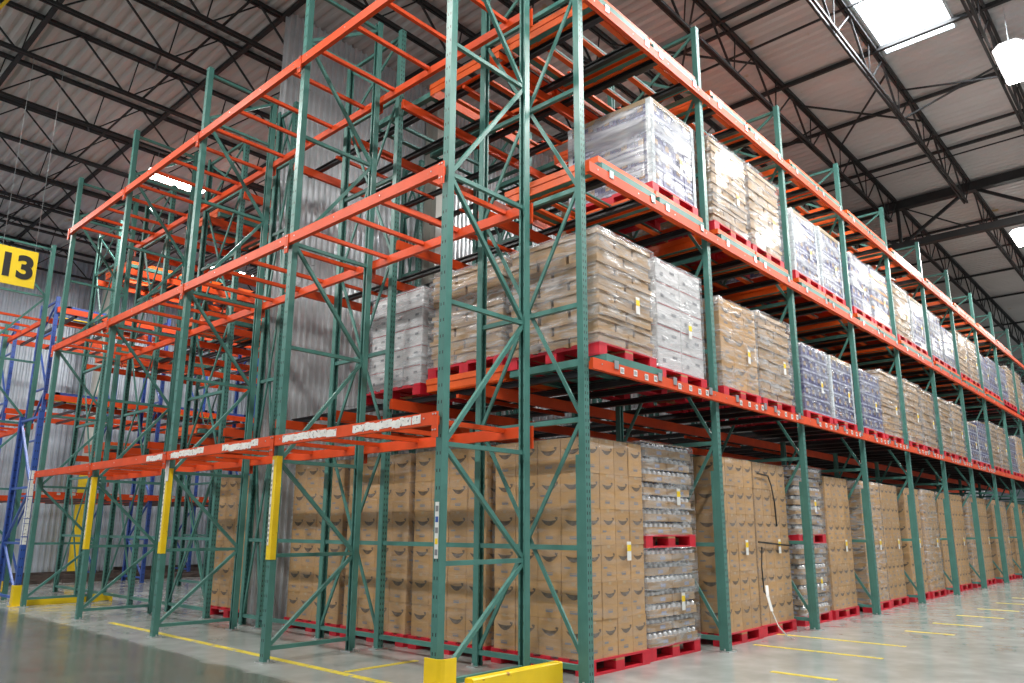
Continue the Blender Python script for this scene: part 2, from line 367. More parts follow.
def frame(root, x, y, depth, h, style='X', rz=0, col='green', stub=True):
    mp_, ms_ = {'green': (m_post, m_green), 'greenr': (m_postr, m_green), 'blue': (m_postb, m_blue)}[col]
    f = put('upright_frame', lattice(depth, h, style, ms_, col), root, (x,y,0), rz)
    for yy, r in ((0,0), (depth,PI)):
        put('post', post_mesh(h, mp_, col), f, (0,yy,0), r); put('base_plate', plate_mesh(), f, (0,yy,0), 0)
    if stub:
        put('post_reinforcement', cached(('stub',col), lambda: MB().prism([(-.036,.037),(.036,.037),(.036,.075),(.03,.075),(.03,.043),(-.03,.043),(-.03,.075),(-.036,.075)], 'z', .012, 1.95).mesh('post_reinforcement', ms_)), f, (0,0,0), 0)
    return f
BH = .105
def beam_mesh(L_, key='b', m=None, bh=BH, front=True):
    """step beam along +X, its top at z=0"""
    def f():
        b = MB(); t = .05
        b.prism([(-t/2,-bh),(t/2,-bh),(t/2,-.03),(t/2-.016,-.03),(t/2-.016,0),(-t/2,0)] , 'x', 0, L_)
        if front:
            for xx in (.14, L_*.35, L_*.65, L_-.14): b.tube((xx,-t/2-.004,-.045), (xx,-t/2,-.045), .008, 6, mi=1)
        return b.mesh('load_beam', [m or m_orange, m_bolt])
    return cached(('beam',round(L_,3),key,bh,front), f)
def conn_mesh():
    def f():
        b = MB().box(-.034,.034,-.034,-.020,-.21,-.0)
        for dx in (-.016,.016):
            for dz in (-.02,-.15): b.tube((dx,-.04,dz), (dx,-.034,dz), .008, 6, mi=1)
        return b.mesh('end_connector', [m_orange, m_bolt])
    return cached('conn', f)
def sticker(w_, h_, m=m_white, bars=True):
    def f():
        b = MB().box(-w_/2,w_/2,-.002,0,-h_/2,h_/2)
        if bars:
            n = 7
            for i in range(n): b.box(-w_*.36+i*w_*.72/n, -w_*.36+(i+.5)*w_*.72/n, -.0026,-.002, -h_*.28, h_*.30, 1)
        return b.mesh('barcode_label', [m, m_greyink])
    return cached(('st',w_,h_,m.name,bars), f)

B = 2.515
LV = [2.845, 4.818, 6.733]
TOP = 7.68
NB = 11
# ================================================================== RIGHT RACK (push-back block)
R = thing('pallet_rack', 'large green and orange push-back rack filled with wrapped loads, along the right aisle', 'rack', (0,0,0))
FY = [(0,1.33), (2.87,1.13), (5.4,.45)]
for i in range(NB+1):
    for k, (fy, fd) in enumerate(FY):
        if k == 2 and i > 5: continue
        frame(R, i*B, fy, fd, TOP, col='greenr', stub=(k == 0))
# row spacers tying the end frames together
for z in (.13, 1.13):
    for ya, yb in ((1.37,2.83), (4.04,5.36)): MB().bar((0,ya,z), (0,yb,z), .042, .045).build('row_spacer', m_green, R)
LINES = [0, 1.33, 2.87, 4.0, 5.4]
far_b = MB()
for L_i, z in enumerate(LV):
    for i in range(NB):
        for j, y in enumerate(LINES):
            yy = y-.06 if j == 0 else (y-.055 if j in (2,4) else y+.055)
            zz = z if j == 0 else z-.07
            if i <= 4 or j == 0:
                bm_ = put('load_beam', beam_mesh(B-(.042 if i == 0 and j == 0 else 0), 'f' if j == 0 else 'r', front=(j == 0), bh=BH if j == 0 else .12), R, (i*B+(.042 if i == 0 and j == 0 else 0), yy, zz), 0)
                if j == 0 and i <= 6:
                    # zinc clips that keep each lane's rails, and the location labels of the lowest level
                    for ln in range(2):
                        for s in (-.36, .42):
                            put('rail_clip', cached('clip', lambda: MB().box(-.035,.035,-.008,0,-.045,.03).box(-.035,.035,-.008,.05,.03,.036).mesh('rail_clip', m_zinc)), bm_, (.77+1.08*ln+s-(.042 if i == 0 else 0), -.026, -.01), 0)
                        if L_i == 0:
                            for s, dz in ((-.26,-.055), (-.03,-.045), (.17,-.055), (.34,-.045)):
                                put('barcode_label', sticker(.062,.062), bm_, (.77+1.08*ln+s-(.042 if i == 0 else 0), -.0262, dz), 0)
            else: far_b.box(i*B, (i+1)*B, yy-.025, yy+.025, zz-.12, zz)
tag(far_b.build('rear_load_beam', m_orange, R), None, None, kind='stuff')
far_r = MB()
def rail_mesh():
    return cached('rail', lambda: MB().prism([(-.035,-.068),(.035,-.068),(.035,-.058),(.008,-.058),(.008,-.012),(.035,-.012),(.035,0),(-.035,0),(-.035,-.012),(-.008,-.012),(-.008,-.058),(-.035,-.058)], 'y', -.03, 5.62).mesh('lane_rail', m_black))
LC = (.77, 1.85)
for L_i, z in enumerate(LV):
    for i in range(NB):
        for c in LC:
            for s in (-.33,.33):
                if i < 6: put('lane_rail', rail_mesh(), R, (i*B+c+s, 0, z-.001), 0)
                else: far_r.box(i*B+c+s-.035, i*B+c+s+.035, -.03, 5.6, z-.068, z)
tag(far_r.build('rear_lane_rail', m_black, R), None, None, kind='stuff')
# crossbars that stiffen the deep lanes of the empty top level
for L_i, z in enumerate(LV):
    for i in range(4):
        for yy in (2.0, 4.7):
            MB().box(i*B+.3, i*B+B-.3, yy-.02, yy+.02, z-.11, z-.07).build('lane_crossbar', m_orange, R)

# carts
def cart_mesh(kind):
    def f():
        b = MB()
        def ring(hw, y0, y1, ww, z0, z1):
            b.box(-hw,hw,y0,y0+ww,z0,z1); b.box(-hw,hw,y1-ww,y1,z0,z1); b.box(-hw,-hw+ww,y0+ww,y1-ww,z0,z1); b.box(hw-ww,hw,y0+ww,y1-ww,z0,z1)
        if kind == 'orange': ring(.525, -.045, 1.24, .010, .085, .150); ring(.515, .02, 1.235, .012, .0, .085); ring(.40, .06, 1.09, .06, .0, .03)
        else: ring(.50, -.075, 1.17, .008, .012, .076); ring(.50, -.075, 1.17, .075, .004, .012)
        if kind == 'orange':
            for yy in (.42, .80): b.box(-.34,.34,yy,yy+.07,.004,.03)
            for yy in (.06, 1.0): b.box(-.51,-.38,yy,yy+.04,.088,.10).box(.38,.51,yy,yy+.04,.088,.10)
        else:
            for yy in (.42, .80): b.box(-.49,.49,yy,yy+.05,.014,.05)
        return b.mesh('push_back_cart', m_orange2 if kind == 'orange' else m_green)
    return cached(('cart',kind), f)
LN = ['lowest beam level', 'middle beam level', 'top beam level']
def cart(level, lane, kind, y=.0, note=''):
    i, c = divmod(lane, 2)
    o = put('push_back_cart', cart_mesh(kind), None, (i*B+LC[c], y, LV[level]), 0)
    where = 'empty' if (level == 2 or (level, lane) == (1,0)) else 'loaded'
    tag(o, '%s %s cart on %s%s, %s lane from the corner' % (where, kind, LN[level], note, ORD[lane]), 'cart', '%s push-back carts on the %s' % (kind, LN[level]))
for lane in range(18):
    cart(2, lane, 'green'); cart(2, lane, 'orange')
for lane in range(16):
    cart(1, lane, 'green'); cart(1, lane, 'orange')
cart(0, 0, 'green'); cart(0, 0, 'orange', 1.24, ', behind')
for lane in range(0, 8): cart(2, lane, 'orange', 1.34, ', second back')
for lane in range(0, 5): cart(2, lane, 'green', 2.65, ', third back')

# ================================================================== LEFT RACK (single deep, empty)
XF, XR = -1.31, -.30
FYS = [.46, 2.97, 5.53, 8.09, 10.65]
Q = thing('pallet_rack', 'empty single-deep green and orange rack facing the left aisle', 'rack', (XF, FYS[0], 0))
AL = [2.225, 4.44, 6.64]
for k, y in enumerate(FYS):
    f = frame(Q, 0, y-FYS[0], XR-XF, TOP, 'K', -PI/2, stub=False)
    # doubled front column up to the lowest beams, as on the photo's second frame
    if k in (1,2,3):
        sl = put('yellow_sleeve', cached('slv', lambda: MB().box(-.043,.043,-.043,.02,.98,2.02).mesh('yellow_sleeve', m_yel)), f, (0,0,0))
        lb = MB().box(-.038,-.008,-.045,-.043,1.12,1.98)
        for q in range(16):
            z_ = 1.15+q*.05+random.uniform(0,.01)
            if random.random() < .75: lb.box(-.034,-.014,-.0456,-.045,z_,z_+.026,1)
        lb.build('barcode_label', [m_white, m_greyink], sl)
lb = MB().box(-.022,.022,-.038,-.036,1.06,1.50)
for q in range(5): lb.box(-.017,.017,-.0386,-.038,1.085+q*.085,1.085+q*.085+.045, (1,2,1,3,1)[q])
lb.build('barcode_label', [m_white, m_greyink, m_yel, m_blue], [o for o in Q.children][0])
put('notice_sheet', cached('ntc', lambda: MB().box(-.05,.06,-.048,-.046,1.98,2.16).box(-.035,.06,-.048,-.046,1.86,1.98).mesh('notice_sheet', m_white)), [o for o in Q.children][2])
TORN = [(.64,1.46,0),(1.84,2.78,0),(3.26,4.02,1),(4.5,5.3,0),(5.62,6.0,0)]
for li, z in enumerate(AL):
    for k in range(4):
        y0, y1 = FYS[k]-FYS[0], FYS[k+1]-FYS[0]; L_ = y1-y0
        # front beams face -X: rotate so the beam's front looks to -X
        bmf = put('load_beam', beam_mesh(L_, 'f'), Q, (-.058, y1, z), -PI/2)
        bmr = put('load_beam', beam_mesh(L_, 'f'), Q, (XR-XF+.058, y0, z), PI/2)
        for bb in (bmf, bmr):
            put('end_connector', conn_mesh(), bb, (0,0,0)); 
            put('end_connector', conn_mesh(), bb, (L_,0,0))
        for fr in (.12, .40, .62, .88):
            MB().box(-.04, XR-XF+.04, -.022, .022, -.045, -.003).build('pallet_support', m_orange, Q, (0, y0+L_*fr, z))
        if li == 0:
            for (a, c, _) in TORN:
                if FYS[k] <= (a+c)/2 < FYS[k+1]:
                    tb = MB(); t_ = a
                    while t_ < c-.04:
                        ww = random.uniform(.08,.17); zz = random.uniform(-.012,.01); xa = y1-(t_+ww-FYS[0]); 
                        n_ = 5; pts = [(xa+ww*q/n_+random.uniform(-.004,.004), random.uniform(-.094,-.082)+zz) for q in range(n_+1)] + [(xa+ww*q/n_, random.uniform(-.026,-.014)+zz) for q in range(n_,-1,-1)]
                        tb.prism(pts, 'y', -.0275, -.0255); t_ += ww+random.uniform(0,.008)
                    tb.build('torn_labels', m_paper, bmf)
# yellow guards at both row ends
def end_guard(y, yr, label, label2, big):
    o = MB()
    n = 10
    if big:
        prof = [(-.085,.09),(-.085,-.05),(-.07,-.08),(-.04,-.095),(.08,-.095),(.08,-.085),(-.035,-.085),(-.06,-.07),(-.075,-.045),(-.075,.09)]
        o.prism(prof, 'z', 0, .33); o.box(-.2,.12,-.2,.16,0,.012)
    else:
        o.box(-.09,-.08,-.06,.06,0,.33); o.box(-.09,.05,-.065,-.055,0,.33); o.box(-.09,.05,.055,.065,0,.33); o.box(-.15,.05,-.1,.1,0,.01)
    tag(o.build('column_guard', m_yel, None, (XF-.02 if big else XF, y, 0)), label, 'guard')
    r = MB(); r.prism([(-.045,0),(.045,0),(.045,.17),(.035,.18),(-.035,.18),(-.045,.17)], 'x', XF+.13, XR+.20 if big else XR+.35)
    r.box(XF+.13, XF+.2, -.08, .08, 0, .012); r.box(XR-.05, XR+.05, -.08, .08, 0, .012)
    tag(r.build('end_rail_guard', m_yel, None, (0, yr, 0)), label2, 'guard')
end_guard(.40, .24, 'yellow steel guard wrapped around the corner post of the empty rack', 'yellow low guard rail on the floor at the near end of the empty rack', True)

# ================================================================== RACK BEHIND THE PARTITION
P = thing('pallet_rack', 'green and orange push-back rack standing beyond the corrugated partition', 'rack', (0,6.9,0))
PF = [(.0,1.28), (2.76,1.2), (5.3,1.2)]
for i in range(3):
    for k, (fy, fd) in enumerate(PF): frame(P, i*B, fy, fd, TOP, col='greenr', stub=False)
PL = [0, 1.28, 2.76, 3.96, 5.3, 6.5]
for z in LV:
    for i in range(2):
        for j, y in enumerate(PL):
            put('load_beam', beam_mesh(B, 'r', front=False, bh=.12), P, (i*B, y+(.055 if j % 2 else -.055), z-.07))
        for c in LC:
            for s in (-.33,.33):
                put('lane_rail', cached('rail2', lambda: MB().prism([(-.035,-.068),(.035,-.068),(.035,-.058),(.008,-.058),(.008,-.012),(.035,-.012),(.035,0),(-.035,0),(-.035,-.012),(-.008,-.012),(-.008,-.058),(-.035,-.058)], 'y', -.3, 6.6).mesh('lane_rail', m_black)), P, (i*B+c+s, 0, z-.001))
for z in (.13, 1.13):
    for ya, yb in ((1.32,2.72), (4.0,5.26)): MB().bar((0,ya,z), (0,yb,z), .042, .045).build('row_spacer', m_green, P)
for lv, lane in ((2,0),(2,1),(2,2),(1,0),(1,1),(0,0),(0,1)):
    i, c = divmod(lane, 2)
    for kind in ('orange','green'):
        tag(put('push_back_cart', cart_mesh(kind), None, (i*B+LC[c], 6.9+5.4, LV[lv])), '%s cart, far end, %s beyond the partition, lane %d' % (kind, LN[lv], lane+1), 'cart', 'carts beyond the partition')
        tag(put('push_back_cart', cart_mesh(kind), None, (i*B+LC[c], 6.9+1.4, LV[lv])), '%s cart, near end, %s beyond the partition, lane %d' % (kind, LN[lv], lane+1), 'cart', 'carts beyond the partition')

# ================================================================== FAR LEFT: green row, blue racks
G = thing('pallet_rack', 'green rack cut by the left edge of the picture, behind the hanging sign', 'rack', (-2.25,12.1,0))
for y in (0, 2.55): frame(G, 0, y, 1.03, 6.75 if y == 0 else 5.6, 'K', -PI/2, stub=False)
for z in (3.2, 5.3):
    for y0 in (0,):
        for xx, rz, yy in ((-.058,-PI/2,y0+2.55), (1.03+.058,PI/2,y0)):
            put('load_beam', beam_mesh(2.55, 'f'), G, (xx, yy, z), rz)
        for fr in (.12,.40,.62,.88): MB().box(-.03, 1.06, -.022,.022,-.045,-.003).build('pallet_support', m_orange, G, (0,y0+2.55*fr,z))
tag(MB().box(-1.0,-.3,-.06,.06,0,.2).build('end_rail_guard', m_yel, None, (-.35,14.55,0)), 'yellow floor guard at the far left edge behind the blue post', 'guard')
def blue_rack(name, label, x0, y0, nx, depths, lv, h, sp=2.9):
    t = thing('pallet_rack', label, 'rack', (x0,y0,0))
    for i in range(nx):
        for fy, fd in depths: frame(t, i*sp, fy, fd, h, 'K', 0, 'blue', stub=False)
    for z in lv:
        for i in range(nx-1):
            for j, (fy, fd) in enumerate(depths):
                for k, yy in enumerate((fy-.06, fy+fd+.06)):
                    bb = put('load_beam', beam_mesh(sp, 'f' if (j+k) == 0 else 'r', front=(j+k) == 0, bh=.13), t, (i*sp, yy, z))
                    if j+k == 0 and z < 3:
                        for q in range(7): put('barcode_label', sticker(.07,.05), bb, (.2+q*.31, -.0262, -.04))
            for c in (.72, 1.83):
                for s in (-.3,.3): MB().box(c+s-.03, c+s+.03, .02, depths[-1][0]+depths[-1][1], -.16, -.105).build('lane_rail', m_black, t, (i*sp,0,z))
    return t
blue_rack('blue', 'blue and orange rack along the far wall behind the green racks', -.25, 14.9, 5, [(0,1.1),(3.1,1.1)], [2.06, 4.22, 6.25], 6.5, 2.55)
# trays of the far rack: blue and yellow carts
for lv_, z in enumerate((4.222, 6.252)):
    for k in range(8):
        x = -.25+2.55*(k//2)+(.72, 1.83)[k % 2]; b = MB()
        for (a0,a1,b0,b1) in ((-.5,.5,0,.08),(-.5,.5,1.0,1.08),(-.5,-.42,0,1.05),(.42,.5,0,1.05),(-.5,.5,.5,.58)): b.box(a0,a1,b0,b1,.0,.07)
        for (a0,a1,b0,b1) in ((-.42,.42,.08,.12),(-.42,.42,.96,1.0)): b.box(a0,a1,b0,b1,-.0,.03,1)
        tag(b.build('push_back_cart', [m_blue, m_yel], None, (x,14.9,z)), 'blue and yellow cart on the far blue rack, %s level, %s from the left' % (('middle','top')[lv_], ORD[k]), 'cart', 'blue carts on the far rack')
# blue end frame that stands at the end of the empty rack, with a yellow foot guard
bt = thing('rack_end_frame', 'blue upright frame with torn white labels at the far end of the empty rack', 'rack', (-1.36,10.92,0))
frame(bt, 0, 0, 1.1, 3.3, 'K', 0, 'blue', stub=False)
tl = MB(); z_ = 1.0
while z_ < 2.25:
    hh = random.uniform(.06,.14); tl.box(-.04,-.038,-.03+random.uniform(0,.01),.03-random.uniform(0,.01),z_,z_+hh); tl.box(-.03,.035,-.0375,-.0355,z_,z_+hh); z_ += hh+random.uniform(-.005,.02)
tl.build('torn_labels', m_paper, bt)
tag(MB().box(-.07,.05,-.075,-.065,0,.34).box(-.07,-.06,-.065,.06,0,.34).box(-.1,.06,-.1,.06,0,.01).build('column_guard', m_yel, None, (-1.36,10.90,0)), 'yellow guard at the foot of the blue post, left', 'guard')
r = MB(); r.prism([(-.045,0),(.045,0),(.045,.13),(-.045,.13)], 'x', XF+.1, XR+.45)
tag(r.build('end_rail_guard', m_yel, None, (0,10.86,0)), 'yellow guard rail on the floor at the far end of the empty rack', 'guard')
# dark steel rails lying on the floor in front of the far wall
for k, ya in enumerate((16.3, 16.6, 16.85, 17.2, 17.5, 19.2, 19.6, 19.9)):
    b = MB(); x0 = -3.1; q = 0
    while x0 < 6.5:
        L_ = random.uniform(1.2, 2.6)
        for lv_ in range(random.choice((1,1,2))): b.bar((x0,ya+random.uniform(-.06,.06),.045+lv_*.082), (x0+L_,ya+random.uniform(-.06,.06),.045+lv_*.082), .07, .08)
        x0 += L_+random.uniform(.05,.5)
    tag(b.build('steel_rail_pile', m_rust), 'dark steel rails lying on the floor by the far wall, %s row from the front' % ORD[k], 'steel rails', kind='stuff')

# ================================================================== PALLETS
PX, PY, PH = 1.02, 1.2, .135
def pallet_parts():
    out = []
    for s, (x0,x1) in enumerate(((-.51,-.38),(-.07,.07),(.38,.51))):
        for (y0,y1) in ((0,.14),(.53,.67),(1.06,1.2)): out.append(('block', MB().box(x0,x1,y0,y1,.02,.095), m_red if True else m_wood))
    for k in range(6):
        y = k*(1.2-.12)/5; out.append(('deck_board', MB().box(-.51,.51,y,y+.12,.115,.135), m_red))
    for (x0,x1) in ((-.51,-.38),(-.07,.07),(.38,.51)): out.append(('stringer_board', MB().box(x0,x1,.0,1.2,.095,.115), m_wood if x0 == -.07 else m_red))
    for (y0,y1) in ((0,.14),(.53,.67),(1.06,1.2)): out.append(('bottom_board', MB().box(-.51,.51,y0,y1,0,.02), m_red))
    return out
PP = [(n, mb.mesh(n, m)) for n, mb, m in pallet_parts()]
_all = MB()
for n, mb, m in pallet_parts(): _all.add(mb.v, mb.f, 0 if m is m_red else 1)
pal_simple = _all.mesh('pallet', [m_red, m_wood])
def pallet(x, y, z, label, full, group, rz=0):
    if full:
        t = thing('red_pallet', label, 'pallet', (x,y,z), rz, group)
        for n, me in PP: put(n, me, t)
        return t
    return tag(put('red_pallet', pal_simple, None, (x,y,z), rz), label, 'pallet', group)

# ================================================================== LOADS
def smile(b, P0, U, V, N_, w_, mi):
    """curved arrow mark: P0 centre, U across, V up, N_ outward"""
    n = 9; off = N_*.0012; top, bot = [], []
    for i in range(n+1):
        t = -1+2*i/n; th = .16*(1-t*t)+.02; c = -.17*(1-t*t)
        top.append(P0+off+U*(t*w_/2)+V*((c+th*.6)*w_)); bot.append(P0+off+U*(t*w_/2)+V*((c-th*.7)*w_))
    for i in range(n): b.quad(bot[i], bot[i+1], top[i+1], top[i], mi)
    q = P0+off+U*(w_*.46)+V*(.05*w_); b.quad(q-U*.12*w_+V*.03*w_, q+U*.05*w_-V*.1*w_, q+U*.09*w_+V*.07*w_, q-U*.06*w_+V*.09*w_, mi)
def faces_of(x0,x1,y0,y1,z0,z1):
    c = Vector(((x0+x1)/2,(y0+y1)/2,(z0+z1)/2)); Z = Vector((0,0,1))
    return [(Vector((c.x,y0,c.z)), Vector((1,0,0)), Z, Vector((0,-1,0)), x1-x0), (Vector((x0,c.y,c.z)), Vector((0,-1,0)), Z, Vector((-1,0,0)), y1-y0),
            (Vector((c.x,y1,c.z)), Vector((-1,0,0)), Z, Vector((0,1,0)), x1-x0), (Vector((x1,c.y,c.z)), Vector((0,1,0)), Z, Vector((1,0,0)), y1-y0)]
def decal(b, f, du, dv, w_, h_, mi, off=.0012):
    P0, U, V, N_, _ = f; c = P0+U*du+V*dv+N_*off
    b.quad(c-U*w_/2-V*h_/2, c+U*w_/2-V*h_/2, c+U*w_/2+V*h_/2, c-U*w_/2+V*h_/2, mi)
def soft_box(b, w_, d, h, r=.006, mi=0):
    prof = [(-w_/2+r,-d/2),(w_/2-r,-d/2),(w_/2,-d/2+r),(w_/2,d/2-r),(w_/2-r,d/2),(-w_/2+r,d/2),(-w_/2,d/2-r),(-w_/2,-d/2+r)]
    b.prism(prof, 'z', 0, h, mi)
# unit meshes; origin at the bottom centre of the unit
def unit(kind, w_, d, h, var=0):
    def f():
        b = MB(); F = faces_of(-w_/2,w_/2,-d/2,d/2,0,h)
        if kind == 'carton':
            soft_box(b, w_, d, h-.002)
            for f_ in F:
                ww = f_[4]; smile(b, f_[0]+f_[2]*(h*.20)+f_[1]*((.0, .03, -.02)[var]*ww), f_[1], f_[2], f_[3], ww*.68, 1)
                decal(b, f_, 0, -h*.30, ww*.30, h*.085, 3); decal(b, f_, 0, -h*.285, ww*.26, h*.018, 0, .002)
                decal(b, f_, 0, h*.455, .045, h*.09, 2)
                if var == 1: decal(b, f_, -ww*.25, -h*.12, ww*.25, h*.05, 3)
            return b.mesh('carton', [m_card, m_ink, m_tape, m_greyink])
        if kind == 'tray':
            soft_box(b, w_-.03, d-.03, h*.84); b.box(-w_/2,w_/2,-d/2,d/2,h*.66,h*.975)
            for f_ in F:
                ww = f_[4]; decal(b, f_, ww*(.22 if var else -.2), -h*.08, ww*.28, h*.30, 1, -.0135); decal(b, f_, ww*(.22 if var else -.2), -h*.10, ww*.24, h*.06, 0, -.0125)
            return b.mesh('carton_tray', [m_card2, m_kraft])
        if kind == 'case':
            soft_box(b, w_-.004, d-.004, h-.003)
            for f_ in F:
                ww = f_[4]; decal(b, f_, 0, -h*.42, ww*.98, h*.14, 1); decal(b, f_, -ww*.08, h*.06, ww*.34, h*.34, 2); decal(b, f_, ww*.2, -h*.1, ww*.2, h*.2, 1, .002); decal(b, f_, -ww*.3, h*.28, ww*.28, h*.16, 1, .002)
            return b.mesh('printed_case', [m_caseb, m_panel, m_gold])
        if kind == 'caseo':
            soft_box(b, w_-.004, d-.004, h-.003)
            for f_ in F: ww = f_[4]; decal(b, f_, 0, -h*.36, ww*.99, h*.24, 1); decal(b, f_, 0, h*.12, ww*.6, h*.3, 2)
            return b.mesh('printed_case', [m_caseb, m_oran, m_panel])
        if kind == 'white':
            soft_box(b, w_-.004, d-.004, h-.003)
            for f_ in F: ww = f_[4]; decal(b, f_, 0, h*.44, ww*.96, h*.035, 1); decal(b, f_, ww*.2, h*.1, ww*.2, h*.12, 2); decal(b, f_, -ww*.25, -h*.12, ww*.12, h*.16, 2)
            return b.mesh('white_carton', [m_casew, m_stripe, m_greyink])
        if kind == 'bottles':
            # corrugated tray with a low front and two rows of bottles standing in it
            soft_box(b, w_, d, h*.56, .02)
            nx, ny = max(2,int(w_/.085)), max(2,int(d/.085))
            for i in range(nx):
                for j in range(ny):
                    if 0 < i < nx-1 and 0 < j < ny-1: continue
                    x = -w_/2+(i+.5)*w_/nx; y = -d/2+(j+.5)*d/ny
                    b.tube((x,y,h*.56), (x,y,h*.78), .036, 8, mi=1); b.tube((x,y,h*.78), (x,y,h*.9), .034, 8, .016, mi=1); b.tube((x,y,h*.9), (x,y,h*.99), .016, 6, mi=2)
            for f_ in F: decal(b, f_, f_[4]*.1, -h*.24, f_[4]*.2, h*.26, 3)
            return b.mesh('bottle_tray', [m_card2, m_bottle, m_cap, m_panel])
    return cached(('unit',kind,round(w_,3),round(d,3),round(h,3),var), f)
KIND = {  # nx, ny, tier height, gap jitter
 'carton': dict(n=(4,4), t=.338, jit=.004, name='carton', film=m_film1),
 'bigcarton': dict(n=(3,3), t=.40, jit=.004, name='carton', film=m_film2),
 'tray': dict(n=(2,3), t=.148, jit=.014, name='carton_tray', film=m_film2),
 'case': dict(n=(4,5), t=.215, jit=.002, name='printed_case', film=m_film3),
 'caseo': dict(n=(3,4), t=.2, jit=.002, name='printed_case', film=m_film3),
 'white': dict(n=(2,3), t=.25, jit=.005, name='white_carton', film=m_film2),
 'bottles': dict(n=(2,3), t=.137, jit=.012, name='bottle_tray', film=m_film2),
}
UK = {'bigcarton': 'carton'}
def film_mesh(w_, d, h, m, seed, jit):
    rr = random.Random(seed); b = MB(); nx = 9; nz = 14; g_ = .014+jit
    ring = []
    for i in range(nx): ring.append((-w_/2-g_+(w_+2*g_)*i/nx, -d/2-g_))
    for i in range(nx): ring.append((w_/2+g_, -d/2-g_+(d+2*g_)*i/nx))
    for i in range(nx): ring.append((w_/2+g_-(w_+2*g_)*i/nx, d/2+g_))
    for i in range(nx): ring.append((-w_/2-g_, d/2+g_-(d+2*g_)*i/nx))
    n = len(ring); vs = []
    for k in range(nz+1):
        for i, (x, y) in enumerate(ring):
            c = i % nx == 0; j = rr.uniform(-.009,.006) if not c else rr.uniform(-.003,.001); L_ = math.hypot(x,y)
            vs.append((x*(1+j/L_*1.0), y*(1+j/L_), -.012+(h+.022)*k/nz+rr.uniform(-.012,.012)*(0 < k < nz)))
    fs = [(k*n+i, k*n+(i+1)%n, (k+1)*n+(i+1)%n, (k+1)*n+i) for k in range(nz) for i in range(n)]
    b.add(vs, fs)
    # film folded over the top edges
    ins = [(x*.86, y*.86, h+.012+rr.uniform(0,.004)) for x, y in ring]; m0 = len(b.v); b.v += ins
    for i in range(n): b.f.append((nz*n+i, nz*n+(i+1)%n, m0+(i+1)%n, m0+i)); b.m.append(0)
    return b.mesh('stretch_film', m, smooth=True)
load_cache = {}
